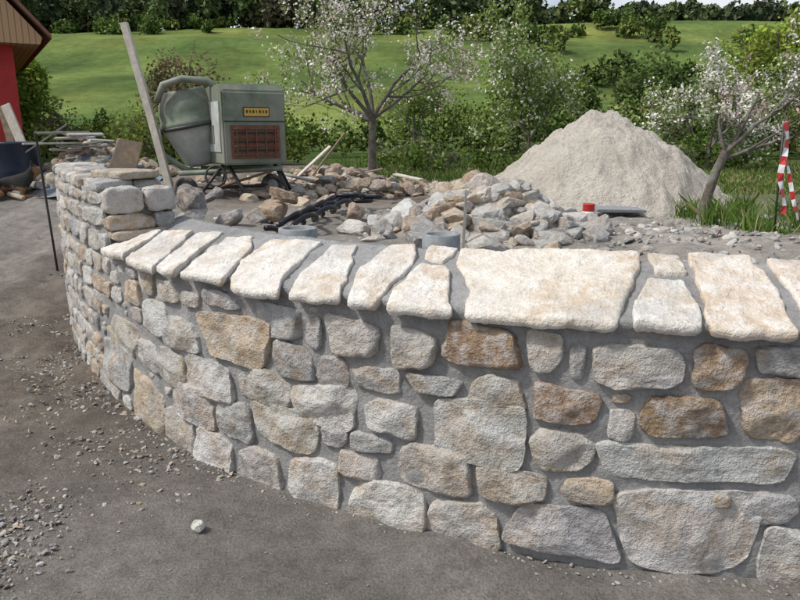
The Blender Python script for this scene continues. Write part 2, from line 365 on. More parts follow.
for k,pl in caps.items():
    P=np.array(pl,float); P[:,1]*=.5
    out=[]
    for a,b_ in zip(P,np.roll(P,-1,0)):
        L=np.linalg.norm(b_-a); nseg=max(1,int(L/.07)); nrm=np.array([b_[1]-a[1],a[0]-b_[0]])/L
        kn=[a]+[a+(b_-a)*((i+random.uniform(-.35,.35))/nseg)+nrm*random.uniform(-.013,.013) for i in range(1,nseg)]+[b_]
        for u_,v_ in zip(kn[:-1],kn[1:]):
            n=max(2,int(np.linalg.norm(v_-u_)/.008))
            for i in range(n): out.append(u_+(v_-u_)*i/n)
    out=np.array(out)
    for _ in range(2): out=(np.roll(out,1,0)+out*2+np.roll(out,-1,0))/4
    cen=out.mean(0); off=random.uniform(0,90); dr=out-cen; dl=np.linalg.norm(dr,axis=1)[:,None]
    j=np.array([noise.fractal(Vector((q[0]*20+off,q[1]*20,off)),.9,2.3,3) for q in out]); out=out+dr/dl*(j*.005+.009)[:,None]
    m=len(out); nr=26; V=[];tilt=rng.normal(size=2)*.014
    rr=list(np.linspace(0.0,1,nr)**.8); rr[0]=.003
    th=random.uniform(.026,.034)
    md=np.linalg.norm(out-cen,axis=1).mean(); ew=.014/md
    for i,r in enumerate(rr):
        q=cen+(out-cen)*r
        dz=.017-.005*max(0,(r-(1-ew))/ew)**2
        V.append(np.c_[q,np.full(m,dz)])
    V.append(np.c_[cen+(out-cen)*(1+.002/md),np.full(m,-th*.35)]); V.append(np.c_[cen+(out-cen)*(1-.012/md),np.full(m,-th)])
    V=np.vstack(V); nzv=np.array([noise.fractal(Vector((q[0]*4+off,q[1]*5,off)),.8,2.1,6) for q in V]); nf=np.array([noise.fractal(Vector((q[0]*22+off,q[1]*22,q[2]*22)),.7,2.1,4) for q in V])
    st=np.round(nzv*3.0)/3.0*.7+nzv*.3
    V[:,2]+=np.maximum(st,-.8)*.010+nf*.0025+(V[:,:2]-cen)@tilt
    n_=-(-.04+V[:,1]); u=V[:,1]/.5
    Q=W(V[:,0],n_,.987+.14*u+V[:,2])
    nrr=nr+2; id_=np.arange(m*nrr).reshape(nrr,m); nx_=np.roll(id_,-1,1)
    F=np.stack([id_[:-1],nx_[:-1],nx_[1:],id_[1:]],-1).reshape(-1,4)
    acc.add(Q,F,np.array(capcol.get(k,(.63,.60,.545)))*rng.uniform(.92,1.05))
acc.make('coping_stones',M_cap,True,wall)

acc=Acc()
def wrock(s,n,z,half,k,cuts=6,yaw=0,lvl=4):
    V,F=rock(half,6,lvl,cuts,.07,cutd=(.8,.97)); V=rotz(V,yaw); 
    acc.add(W(s+V[:,0],n+V[:,1],z+V[:,2]),F[:,::-1],jcol(k))
wrock(SR-.0,-.09,1.25,(.08,.11,.075),'t'); wrock(SR+.0,-.30,1.25,(.08,.09,.07),'w')
wrock(SR-.01,-.12,1.125,(.08,.14,.05),'o'); wrock(SR+.0,-.32,1.12,(.07,.06,.05),'g'); wrock(SR-.04,-.2,1.05,(.08,.2,.03),'o')
s=SR+.1
while s<SEND:
    l=random.uniform(.12,.22); wrock(s+l/2,-.10+random.uniform(-.02,.02),1.325,(l*.55,.11,.04),random.choice('wtgt')); wrock(s+l/2,-.29,1.32,(l*.52,.09,.035),random.choice('wtgg')); s+=l
wrock(6.15,-.2,1.385,(.2,.14,.028),'o',yaw=.3); wrock(6.9,-.15,1.37,(.14,.1,.03),'t'); wrock(7.6,-.2,1.37,(.12,.1,.03),'w')
acc.make('top_stones',M_stone,True,wall)

# ------------------------------------------------------------ rocks on terrace
def heap(name,pts,mat=M_rock,level=3,p=(4,8),cutd=(.55,.92)):
    acc=Acc()
    for (x,y,z,s,k) in pts:
        V,F=rock((s,s*random.uniform(.55,.9),s*random.uniform(.3,.6)),random.uniform(*p),level,9,.05,cutd=cutd)
        e=np.array(Euler((random.gauss(0,.4),random.gauss(0,.4),random.uniform(0,6.3))).to_matrix())
        acc.add(V@e.T+np.array([x,y,z]),F,jcol(k,.2))
    return acc.make(name,mat,False)
pts=[]
for i in range(560):
    r=abs(random.gauss(0,.42)); a=random.uniform(0,6.3); 
    if r>.95: continue
    x=.64+r*math.cos(a)*1.05; y=5.2+r*math.sin(a)*.95
    pts.append((x,y,gz(x,y)+random.uniform(-.02,.11)*(1.1-r),random.choice([.05,.07,.09,.12,.15]),random.choice('wwttggoobd')))
heap('rubble_pile',pts)
pts=[]
for i in range(1100):
    x=random.uniform(.9,3.4); y=random.uniform(3.4,6.4)
    pts.append((x,y,gz(x,y),random.choice([.010,.012,.02,.02,.03,.035,.05]),random.choice('gggtddw')))
for i in range(500):
    x=random.uniform(-1.6,1); y=random.uniform(3.9,7)
    pts.append((x,y,gz(x,y),random.choice([.006,.008,.01,.015,.02,.03]),random.choice('gtwd')))
heap('gravel_debris',pts,level=2)
pts=[]
for i in range(560):
    x=random.gauss(-.9,.85); y=random.gauss(9.5,.8)
    if x<-2.9: continue
    pts.append((x,y,gz(x,y)+.02+.22*max(0,math.sin(x*2.2+y))*random.random(),random.choice([.03,.05,.07,.09,.14]),random.choice('oottbbbdd')))
for i in range(160):
    x=random.uniform(.3,3.6); y=random.uniform(8.8,10.2); pts.append((x,y,gz(x,y)+.02,random.choice([.04,.06,.08]),random.choice('otwbd')))
heap('demolition_rubble',pts,level=2)
for i,(x,y,l,ry,rz,mt) in enumerate([(-1.15,9.1,.7,-.7,.4,M_wood),(-.9,9.3,.5,-.3,1.2,M_oldwood),(-1.35,8.9,.6,.15,-.5,M_greywood),(-.5,9.6,.55,-.2,.2,M_oldwood),(.1,9.2,.5,.1,-.8,M_wood),(-1.0,9.6,.8,-.9,.1,M_oldwood)]):
    box('broken_board' if i==0 else 'broken_board.%03d'%i,(x,y,gz(x,y)+.16+abs(math.sin(ry))*l*.4),(l,.08,.02),mt,rot=(.1,ry,rz),bev=.003)
heap('stacked_boulder',[(-1.08,6.05,.97,.17,'b'),(-1.0,6.0,1.10,.13,'b'),(-1.2,5.95,.93,.1,'d')],level=4)
heap('boulder',[(-.38,6.0,.95,.1,'b')],level=4)
heap('stone_block',[(-1.62,5.35,1.0,.17,'g'),(-1.85,5.3,1.0,.14,'d'),(-1.35,5.5,.96,.12,'g'),(-1.6,5.4,1.12,.13,'d')],level=4)
pts=[]
for i in range(3600):
    u=random.random()
    if u<.4:
        s=random.uniform(4.6,8.3); d=abs(random.gauss(0,.28))+.03; q=W(s,d,0); x,y=q[0],q[1]
    elif u<.65:
        x=random.gauss(-1.66,.14); y=random.gauss(2.45,.3)
    else:
        x=random.uniform(-4.4,-1.2); y=random.uniform(1.4,8.5)
        if noise.noise(Vector((x*1.1,y*.8,3)))<-.05: continue
    if wdist(np.array([x]),np.array([y]))[0]>-.02: continue
    pts.append((x,y,gz(x,y)+.003,random.choice([.004,.005,.006,.008,.01,.018]),random.choice('ggtwddo')))
for s in np.arange(1.5,5,.02):
    q=W(s,abs(random.gauss(0,.05))+.02,0); pts.append((q[0],q[1],0.0,random.choice([.005,.008,.012]),random.choice('ggt')))
for i in range(900):
    x=random.uniform(-1.6,1.6); y=random.uniform(1.3,3.3)
    if wdist(np.array([x]),np.array([y]))[0]<-.02: pts.append((x,y,gz(x,y)+.001,random.choice([.0015,.002,.003,.004,.006]),random.choice('gtwdd')))
heap('gravel',pts,level=1)
heap('loose_stone',[(-.86,2.62,.020,.036,'w')],level=3)

# ------------------------------------------------------------ sand pile
n=170; a=np.linspace(-1.75,1.75,n); PX,PY=np.meshgrid(a,a)
pz=np.array([noise.fractal(Vector((x*1.3,y*1.3,4)),.8,2,6) for x,y in zip(PX.ravel(),PY.ravel())]).reshape(n,n)
pr=np.array([abs(noise.fractal(Vector((x*2.6,y*2.6,9)),.8,2,5)) for x,y in zip(PX.ravel(),PY.ravel())]).reshape(n,n)
rad=np.hypot(PX*(1.0-.06*np.sign(PX)),PY)*(1+.12*pz); q_=np.clip(rad/1.48,0,1)
prof=1.08*(.45*(1-q_)+.55*(1-q_**2)); prof=np.where(q_>=1,0,prof)
Z=.80+prof+(pz*.075+pr*.09-.05)*np.clip(prof*4,0,1)
ii=np.arange(n*n).reshape(n,n)
mesh_obj('sand_pile',np.stack([PX.ravel()+2.18,PY.ravel()+7.8,Z.ravel()],1),np.stack([ii[:-1,:-1],ii[:-1,1:],ii[1:,1:],ii[1:,:-1]],-1).reshape(-1,4),M_sand,None,True)

# ------------------------------------------------------------ concrete mixer
mx=empty('concrete_mixer',(0,0,0))
MM=Matrix.Translation((-1.82,8.3,0))@Matrix.Rotation(R(30),4,'Z')
bm=bmesh.new()
prof=[(-.42,1.27),(.36,1.27),(.36,2.02),(.28,2.12),(-.36,2.14),(-.42,2.06)]
vs=[[bm.verts.new((x,y,z)) for y,z in prof] for x in (-.36,.36)]
bm.faces.new(vs[0]); bm.faces.new(vs[1][::-1])
for i in range(6): bm.faces.new((vs[0][i],vs[1][i],vs[1][(i+1)%6],vs[0][(i+1)%6]))
bmesh.ops.recalc_face_normals(bm,faces=bm.faces); bmesh.ops.bevel(bm,geom=bm.edges[:],offset=.018,segments=2,affect='EDGES')
from_bm('engine_housing',bm,M_green,mx,False,MM)
box('grille_panel',(.0,-.428,1.52),(.56,.02,.36),M_rust,mx,mtx=MM,bev=.004)
for i in range(7): box('louvre_%d'%i,(0,-.445,1.38+i*.047),(.5,.02,.012),M_dark if i%2 else M_rust,mx,mtx=MM,rot=(R(25),0,0),bev=.002)
for i in range(5): box('grille_bar_%d'%i,(-.22+i*.11,-.452,1.52),(.012,.012,.34),M_rust,mx,mtx=MM,bev=.002)
box('label_plate',(.02,-.428,1.84),(.28,.012,.085),M_yellow,mx,mtx=MM,bev=.003)
box('label_frame',(.02,-.424,1.84),(.30,.012,.105),M_dark,mx,mtx=MM,bev=.003)
for i,w_ in enumerate([.03,.02,.03,.012,.03,.02,.03]): box('label_mark_%d'%i,(-.09+i*.037,-.437,1.845),(w_*.7,.004,.03),M_dark,mx,mtx=MM,bev=0)
box('door_seam',(0,-.424,1.74),(.70,.008,.012),M_dark,mx,mtx=MM,bev=0)
box('side_panel',(-.366,-.02,1.68),(.012,.6,.55),M_pale,mx,mtx=MM,bev=.003)
box('side_hatch',(-.374,.05,1.6),(.01,.3,.2),M_green,mx,mtx=MM,bev=.003)
DM=Matrix.Translation((-2.42,8.35,1.66))@Euler((R(6),R(-10),0)).to_matrix().to_4x4()
lathe('drum_lower',[(.0,-.43),(.15,-.42),(.20,-.36),(.31,-.05),(.34,0.05)],M_pale,mx,mtx=DM)
lathe('drum_upper',[(.34,.05),(.355,.06),(.355,.11),(.34,.12),(.34,.22),(.31,.32),(.24,.42),(.235,.45),(.22,.45),(.22,.4),(.28,.25),(.3,.05)],M_green,mx,mtx=DM)
lathe('ring_gear',[(.35,.03),(.375,.03),(.375,.07),(.35,.07)],M_dark,mx,mtx=DM)
tube('yoke_pipe',[(-2.70,8.0,1.95),(-2.62,8.0,2.13),(-2.42,8.05,2.20),(-2.15,8.1,2.18),(-2.0,8.15,2.05)],.04,M_green,mx)
tube('yoke_arm',[(-2.75,8.2,1.65),(-2.76,8.15,1.4),(-2.5,8.2,1.2),(-2.1,8.25,1.15)],.035,M_green,mx)
def bar(nm,a,b_,r=.022,m=M_dark): tube(nm,[a,b_],r,m,mx,6)
bar('leg_1',(-2.0,8.0,1.27),(-2.3,7.85,.88)); bar('leg_2',(-1.95,8.0,1.27),(-1.7,7.85,.88)); bar('leg_3',(-1.45,8.15,1.27),(-1.25,8.05,.88))
bar('leg_4',(-1.5,8.6,1.27),(-1.35,8.75,.88)); bar('leg_5',(-2.1,8.6,1.27),(-2.25,8.8,.88))
bar('axle',(-2.35,7.95,1.0),(-1.6,8.45,1.0),.02); bar('frame_rail_1',(-2.5,7.95,1.17),(-1.35,8.1,1.22),.03,M_green); bar('frame_rail_2',(-2.4,8.5,1.2),(-1.45,8.6,1.22),.03,M_green)
bar('brace',(-2.1,7.9,1.0),(-1.45,8.05,1.2),.015,M_rust)
def wheel(nm,c,r,yaw):
    M=Matrix.Translation(c)@Matrix.Rotation(yaw,4,'Z')@Matrix.Rotation(R(90),4,'X')
    lathe(nm+'_tyre',[(r*.6,-.03),(r*.92,-.04),(r,-.02),(r,.02),(r*.92,.04),(r*.6,.03),(r*.6,-.03)],M_tire,mx,mtx=M)
    lathe(nm+'_hub',[(0,-.02),(r*.25,-.03),(r*.6,-.012),(r*.6,.012),(r*.25,.03),(0,.02)],M_pale,mx,mtx=M)
wheel('wheel_1',(-2.42,7.9,1.0),.135,R(15)); wheel('wheel_2',(-1.55,8.5,1.0),.135,R(15)); 
lathe('handwheel',[(.11,-.01),(.125,0),(.11,.01),(.10,0),(.11,-.01)],M_dark,mx,mtx=Matrix.Translation((-2.05,7.82,1.15))@Matrix.Rotation(R(80),4,'X'))

tube('timber_post',[(-2.62,8.05,.86),(-2.80,8.05,1.8),(-3.0,8.03,2.78)],[.055,.053,.05],M_wood,n=4,smooth=False)
tube('wooden_stake',[(.40,4.35,.9),(.412,4.35,1.24)],.012,M_greywood,n=4,smooth=False)
tube('crowbar',[(-3.62,7.2,.08),(-3.66,7.22,.8),(-3.72,7.28,1.55),(-3.70,7.22,1.62)],.012,M_dark,n=7)
for nm,(x,y,z0,z1,r) in {'pipe_stub':(-.57,3.85,.85,1.12,.108),'pipe_stub.001':(.205,3.42,.85,1.15,.095)}.items():
    lathe(nm,[(r,z0),(r,z1-.004),(r-.004,z1),(r-.022,z1),(r-.026,z1-.004),(r-.026,z1-.03),(0,z1-.03)],M_concrete,mtx=Matrix.Translation((x,y,0)),n=36)
ir=empty('iron_hook_bars')
for j,(x0,y0,x1,y1) in enumerate([(-.9,4.62,-.50,7.1),(-.78,4.75,-.36,7.2),(-.84,4.9,-.62,6.8)]):
    P=[]
    for i in range(61):
        t=i/60; x=x0+(x1-x0)*t; y=y0+(y1-y0)*t; w_=math.sin(t*math.pi*9+j*1.7)
        P.append((x+.045*w_,y,.975+.035*math.cos(t*math.pi*9+j)+.03*j*.6))
    hx,hy,hz=P[-1]
    for i in range(1,15):
        a=math.pi*1.35*i/14; P.append((hx+.16*math.sin(a)+.14*(i/14),hy-.15*(1-math.cos(a))*.6,hz+.02))
    tube('bar_%d'%j,P,.02,M_black,ir,8)
can=empty('paint_tin'); zc=gz(1.63,6.0)+.02
lathe('body',[(0,.0),(.05,0),(.052,.005),(.05,.012),(.05,.13),(.053,.135),(.05,.14),(.046,.135),(0,.135)],M_redcan,can,mtx=Matrix.Translation((1.63,6.0,zc)))
lathe('band',[(.0508,.05),(.0512,.05),(.0512,.075),(.0508,.075)],M_white,can,mtx=Matrix.Translation((1.63,6.0,zc)))
box('cement_board',(1.98,6.35,.945),(.46,.25,.025),M_concrete,rot=(.04,.03,.1),bev=.003)
tp=empty('barrier_tape')
def ribbon(nm,pts,w_,phase):
    for i in range(len(pts)-1):
        a,b_=Vector(pts[i]),Vector(pts[i+1]); d=(b_-a).normalized(); 
        an=.7*math.sin(i*.9+phase); sd=d.cross(Vector((math.sin(an),-math.cos(an),0))).normalized()*w_/2
        an2=.7*math.sin((i+1)*.9+phase); sd2=d.cross(Vector((math.sin(an2),-math.cos(an2),0))).normalized()*w_/2
        mesh_obj('%s_%d'%(nm,i),[tuple(a-sd),tuple(a+sd),tuple(b_+sd2),tuple(b_-sd2)],[(0,1,2,3)],M_redcan if (i%2==0) else M_white,None,False,tp)
ribbon('strip',[(2.70+.02*math.sin(i*.8)+.004*i,5.0+.01*math.sin(i),1.70-.058*i) for i in range(12)],.04,0)
ribbon('tail',[(2.72+.018*i,4.98,1.45-.055*i+.01*math.sin(i)) for i in range(9)],.028,1)
tube('stake',[(2.735,5.03,.85),(2.70,5.03,1.68)],.007,M_dark,tp,6)

# ------------------------------------------------------------ vegetation
def leaves(P,size,cols,elong=1.6):
    n=len(P); a=rng.normal(size=(n,3)); a/=np.linalg.norm(a,axis=1)[:,None]; b_=rng.normal(size=(n,3)); b_-= (b_*a).sum(1)[:,None]*a; b_/=np.linalg.norm(b_,axis=1)[:,None]
    s=size*rng.uniform(.6,1.3,n)[:,None]; a=a*s*elong; b_=b_*s
    V=np.stack([P-a,P+b_*.8,P+a,P-b_*.8],1).reshape(-1,3)
    F=np.arange(n*4).reshape(n,4); return V,F,np.repeat(cols,4,axis=0)
def crown(P,base,var=.25):
    n=len(P); c=np.tile(np.array(base),(n,1))*rng.uniform(1-var,1+var,n)[:,None]
    return c*(1+rng.uniform(-.1,.1,(n,3)))
def clump_points(cen,rad,n,shell=.3):
    d=rng.normal(size=(n,3)); d/=np.linalg.norm(d,axis=1)[:,None]; r=(rng.uniform(shell,1.0,n)**.7+np.abs(rng.normal(size=n))*.15)[:,None]
    return np.array(cen)+d*r*np.array(rad)
class Tree:
    def __init__(s): s.V=[];s.F=[];s.n=0;s.tips=[]
    def seg(s,pts,rad,n=6):
        V,F=tube_geo(pts,rad,n,False); s.V+= [tuple(v) for v in V]; s.F+=[tuple(i+s.n for i in f) for f in F]; s.n+=len(V)
    def grow(s,p,d,L,r,depth,spread=.6,up=.15,wig=.18,kids=(3,4)):
        p=Vector(p); d=Vector(d).normalized(); pts=[p.copy()]; rad=[r]; k=6
        for i in range(k):
            d=(d+Vector([random.gauss(0,wig) for _ in range(3)])*.6+Vector((0,0,up*.3))).normalized()
            p=p+d*(L/k); pts.append(p.copy()); rad.append(r*(1-.5*(i+1)/k))
            if depth<=1: s.tips.append((p.copy(),depth))
        s.seg(pts,rad,8 if r>.03 else 5 if r>.01 else 3)
        if depth>0:
            for j in range(random.randint(*kids)):
                i=random.randint(2,k); q=pts[i]; nd=(d+Vector([random.gauss(0,spread) for _ in range(3)])).normalized()
                s.grow(q,nd,L*random.uniform(.55,.85),rad[i]*random.uniform(.5,.75),depth-1,spread,up,wig,kids)
def blossom_tree(name,base,trunkdirs,L,r,depth,leafn,palette,size=.02,clsize=.09,spread=.6,up=.15,kids=(3,4),th=.5,lean=(0,0)):
    t=Tree(); e=empty(name); b_=Vector(base); top=b_+Vector((lean[0],lean[1],th))
    t.seg([b_-Vector((0,0,.1)),b_+Vector((lean[0]*.3,lean[1]*.3,th*.35)),b_+Vector((lean[0]*.6,lean[1]*.6,th*.7)),top],[r*1.3,r,r*.9,r*.8],9)
    for d,l in trunkdirs: t.grow(top-Vector((0,0,random.uniform(0,.06))),d,L*l,r*.5,depth,spread,up,.2,kids)
    mesh_obj('trunk',t.V,t.F,M_bark,None,True,e)
    tips=np.array([tuple(q[0]) for q in t.tips]); sel=tips[rng.integers(0,len(tips),leafn//7)]
    P=np.repeat(sel,7,axis=0)+rng.normal(size=(len(sel)*7,3))*clsize*.5
    pal=np.array([c for c,w_ in palette]); w_=np.array([w for c,w in palette]); ck=rng.choice(len(pal),len(sel),p=w_/w_.sum())
    cols=np.repeat(pal[ck],7,axis=0)*rng.uniform(.75,1.2,(len(P),1))
    V,F,Cc=leaves(P,size,cols,1.2); mesh_obj('blossom_and_leaves',V,F,M_leaf,Cc,False,e)
BL=(.82,.78,.72); PK=(.68,.45,.46); YG=(.19,.26,.055); LG=(.25,.32,.115)
blossom_tree('apple_tree',(-.45,11.2,gz(-.45,11.2)),[((-1.0,0,.45),.95),((.9,.2,.6),.85),((-.25,-.5,1.2),1.0),((.2,.5,1.4),1.1),((-1,.4,.25),.85),((-.6,-.3,.9),.9),((.5,-.4,1.0),.9)],1.35,.068,3,11000,[(BL,4.5),(PK,.3),(YG,2.4),(LG,1.4)],.019,.10,th=.95,lean=(.02,0),kids=(3,4))
blossom_tree('blossoming_apple_tree',(2.60,6.03,gz(2.6,6.03)-.02),[((-.35,0,1.0),.45),((.9,-.1,.75),.9),((.6,.2,1.1),.8),((1,0,.35),.8)],.75,.042,3,1500,[(BL,4),(PK,2),(YG,2)],.011,.05,th=.62,lean=(.17,0),kids=(2,3))
blossom_tree('young_apple_tree',(.3,14.5,gz(.3,14.5)),[((-.5,0,1),.9),((.5,.2,1),.9),((0,-.3,1.3),1)],.85,.04,3,4000,[(BL,1.0),(LG,4),(YG,4)],.026,.15,th=.6)
blossom_tree('orchard_tree',(2.9,16,gz(2.9,16)),[((-.6,0,1),.9),((.6,.2,1),.9),((0,-.3,1.5),1.2),((-.2,.3,1.3),1.1)],1.1,.05,3,8000,[(BL,1.5),(LG,4),(YG,4)],.032,.2,th=.5)
blossom_tree('white_blossom_tree',(6.1,14,gz(6.1,14)),[((-.8,0,.8),.9),((.8,.2,.8),.9),((0,-.3,1.4),1),((.3,.4,1.2),1)],.9,.05,3,9500,[(BL,5),(LG,3),(YG,3)],.028,.16,th=.4)
blossom_tree('white_blossom_tree.001',(8.4,15.5,gz(8.4,15.5)),[((-.8,0,.8),.9),((.8,.2,.8),.9),((0,-.3,1.4),1),((.3,.4,1.2),1)],1.0,.05,3,8000,[(BL,2),(LG,3),(YG,4)],.03,.16,th=.5)

def bush(acc,c,rad,n,size,base,clumps=9,var=.3):
    c=np.array(c); rad=np.array(rad)
    for i in range(clumps):
        d=rng.normal(size=3); d/=np.linalg.norm(d); d[2]=abs(d[2])*.9
        cc=c+d*rad*rng.uniform(.35,.95); rr_=rad*rng.uniform(.18,.44); m=n//clumps
        P=clump_points(cc,rr_,m); sh=.75+.35*np.clip((P[:,2]-(c[2]-rad[2]*.2))/(rad[2]*1.5),0,1)  # sh: shading painted into leaf colour, darker low, lighter towards the top
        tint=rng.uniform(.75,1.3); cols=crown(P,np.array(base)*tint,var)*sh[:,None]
        V,F,Cc=leaves(P,size,cols,1.3); acc.add(V,F,Cc)
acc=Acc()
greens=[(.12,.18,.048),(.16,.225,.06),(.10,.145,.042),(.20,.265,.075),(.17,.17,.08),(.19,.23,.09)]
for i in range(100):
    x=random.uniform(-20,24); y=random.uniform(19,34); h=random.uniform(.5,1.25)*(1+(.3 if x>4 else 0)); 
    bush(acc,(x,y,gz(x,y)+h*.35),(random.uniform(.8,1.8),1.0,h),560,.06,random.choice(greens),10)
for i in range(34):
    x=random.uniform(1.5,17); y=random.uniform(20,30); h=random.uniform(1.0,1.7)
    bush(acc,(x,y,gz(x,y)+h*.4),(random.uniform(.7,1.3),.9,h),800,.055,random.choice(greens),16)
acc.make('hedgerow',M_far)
acc=Acc()
for i in range(30):
    x=random.uniform(-.5,8.5); y=random.uniform(12.8,18); h=random.uniform(.25,.7)
    bush(acc,(x,y,gz(x,y)+h*.2),(random.uniform(.4,.8),.5,h),500,.032,random.choice([(.13,.19,.045),(.17,.24,.065),(.22,.25,.12)]),var=.4)
for i in range(18):
    x=random.uniform(-7.5,-2.2); y=random.uniform(13.5,18); h=random.uniform(.5,1.1)
    bush(acc,(x,y,gz(x,y)+h*.3),(random.uniform(.5,1),.6,h),800,.035,random.choice([(.13,.19,.045),(.16,.16,.08),(.22,.28,.07)]))
acc.make('shrubs',M_leaf)
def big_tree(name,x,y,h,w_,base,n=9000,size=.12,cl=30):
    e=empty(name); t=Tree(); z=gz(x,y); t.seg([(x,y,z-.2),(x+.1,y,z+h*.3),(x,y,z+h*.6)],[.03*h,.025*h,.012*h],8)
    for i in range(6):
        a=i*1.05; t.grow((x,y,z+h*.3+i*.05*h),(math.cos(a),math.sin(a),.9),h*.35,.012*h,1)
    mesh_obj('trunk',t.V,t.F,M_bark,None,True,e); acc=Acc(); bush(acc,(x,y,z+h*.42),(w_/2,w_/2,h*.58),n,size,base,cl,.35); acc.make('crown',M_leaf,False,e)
big_tree('ash_tree',15.3,29,5.6,4.8,(.28,.35,.07),12000,.08,44)
big_tree('ash_tree.001',19,31,6.5,5,(.22,.29,.06),7000,.11)
big_tree('oak_tree',11.8,33,4.0,3.6,(.12,.175,.055),9000,.08,40)
big_tree('oak_tree.001',8.3,38,3.8,4.0,(.13,.19,.06),9000,.085,40)
big_tree('lime_tree',-11.8,22,3.2,2.4,(.22,.30,.055),8000,.06,36)
big_tree('bare_tree',-7.2,24,3.4,2.6,(.2,.16,.09),2600,.05)
big_tree('willow_tree',4.6,26,3.4,3.0,(.19,.26,.085),8000,.06,36)
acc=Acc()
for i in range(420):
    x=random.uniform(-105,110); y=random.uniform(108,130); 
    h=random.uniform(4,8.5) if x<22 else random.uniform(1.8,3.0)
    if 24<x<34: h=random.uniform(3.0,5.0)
    bush(acc,(x,y,gz(x,y)+h*.35),(random.uniform(1.8,3.6),2.5,h),380,.34,random.choice([(.085,.115,.058),(.105,.14,.065),(.12,.155,.07),(.18,.17,.11),(.14,.19,.08),(.20,.24,.095),(.085,.11,.065)]),10,.35)  # treeline greens lightened and greyed, distance haze painted into the colours
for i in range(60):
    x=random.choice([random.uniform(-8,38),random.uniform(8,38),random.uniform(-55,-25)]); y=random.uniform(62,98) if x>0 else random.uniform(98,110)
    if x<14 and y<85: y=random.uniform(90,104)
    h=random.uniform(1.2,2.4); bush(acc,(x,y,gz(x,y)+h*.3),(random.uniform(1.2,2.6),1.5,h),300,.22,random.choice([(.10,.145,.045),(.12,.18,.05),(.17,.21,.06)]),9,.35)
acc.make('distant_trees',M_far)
def grass(name,pts,h,cols,w_=.006):
    n=len(pts); a=rng.uniform(0,6.28,n); hh=h*rng.uniform(.5,1.3,n); lean=rng.normal(size=(n,2))*.45*hh[:,None]
    dx=np.stack([np.cos(a),np.sin(a),0*a],1)*w_; mid=pts+np.c_[lean*.4,hh*.6]; tip=pts+np.c_[lean,hh]
    V=np.stack([pts-dx,pts+dx,mid+dx*.7,tip,mid-dx*.7],1).reshape(-1,3)
    return mesh_obj(name,V,np.arange(n*5).reshape(n,5),M_leaf,np.repeat(cols,5,axis=0))
n=26000; X=rng.uniform(-2,9.5,n); Y=8.6+rng.exponential(3.2,n); keep=((Y>10.6+rng.normal(size=n)*.4)|(X>2.6+rng.normal(size=n)*.3))&(Y<22)&(np.hypot(X-2.2,Y-7.8)>1.5); X,Y=X[keep],Y[keep]
Z=height(X,Y); cl=np.where(rng.random(len(X))[:,None]<.28,[[.40,.35,.18]],[[.12,.19,.04]])*rng.uniform(.6,1.3,(len(X),1))
grass('meadow_grass',np.c_[X,Y,Z],.08,cl,.009)
cc=rng.uniform([2.6,5.0],[4.2,7.0],(34,2)); hs_=rng.uniform(.04,.24,34)**1.2*1.2; k=rng.integers(0,34,3000)
X=cc[k,0]+rng.normal(size=3000)*.07; Y=cc[k,1]+rng.normal(size=3000)*.07; Z=height(X,Y)
cl=np.where(rng.random(3000)[:,None]<.15,[[.36,.32,.16]],[[.11,.19,.04]])*rng.uniform(.6,1.4,(3000,1))
grass('grass_tuft',np.c_[X,Y,Z],hs_[k],cl,.005)

# ------------------------------------------------------------ left background
hs=empty('red_house')
pv=Vector((-7.4,14,0)); rm=Matrix.Rotation(R(31),3,'Z'); hs.rotation_euler=(0,0,R(31)); hs.location=pv-rm@pv
box('wall',(-11.4,18,1.95),(8,8,2.6),M_redpaint,hs,bev=.0)
box('wall_base',(-11.4,17.99,.6),(8.04,8.04,.9),M_oldwood,hs,bev=0)
bm=bmesh.new(); prof=[(-6.95,3.22),(-6.90,3.34),(-11.4,8.6),(-16.1,3.34),(-16.05,3.22)]
vs=[[bm.verts.new((x,y,z)) for x,z in prof] for y in (13.6,22.6)]
bm.faces.new(vs[0][::-1]); bm.faces.new(vs[1])
for i in range(5): bm.faces.new((vs[0][i],vs[0][(i+1)%5],vs[1][(i+1)%5],vs[1][i]))
bmesh.ops.recalc_face_normals(bm,faces=bm.faces); from_bm('eaves_and_gable',bm,M_board,hs)
for sg in (1,-1):
    bm=bmesh.new(); q=[(-11.4,8.63),(-11.4,8.72),(-11.4+sg*4.65,3.40),(-11.4+sg*4.65,3.32)]
    vs=[[bm.verts.new((x,y,z)) for x,z in q] for y in (13.5,22.8)]; bm.faces.new(vs[0]); bm.faces.new(vs[1][::-1])
    for i in range(4): bm.faces.new((vs[0][i],vs[0][(i+1)%4],vs[1][(i+1)%4],vs[1][i]))
    bmesh.ops.recalc_face_normals(bm,faces=bm.faces); from_bm('roof_slope_%s'%('a' if sg>0 else 'b'),bm,M_tile,hs)
box('window',(-12,13.985,2.0),(1.0,.05,1.1),M_dark,hs,bev=.01)
zt=gz(-5.85,10.6)
lathe('water_tub',[(0,0),(.30,0),(.33,.3),(.36,.64),(.39,.66),(.39,.69),(.35,.69),(.33,.6),(.3,.5),(0,.5)],M_tub,mtx=Matrix.Translation((-5.78,10.6,zt-.01)))
box('leaning_plank',(-6.55,12.2,1.6),(.16,.04,1.0),M_wood,rot=(-.1,-.35,0),bev=.004)
box('leaning_plank.001',(-6.75,12.3,1.6),(.14,.04,.9),M_oldwood,rot=(-.1,-.2,0),bev=.004)
pts=[]
for i in range(240):
    x=random.gauss(-4.65,.5); y=random.gauss(10.9,.4); h=.55*math.exp(-((x+4.65)/.7)**2-((y-10.9)/.6)**2)
    pts.append((x,y,gz(x,y)+h+.03,random.choice([.05,.08,.12,.15]),random.choice('ootwgb')))
heap('debris_heap',pts)
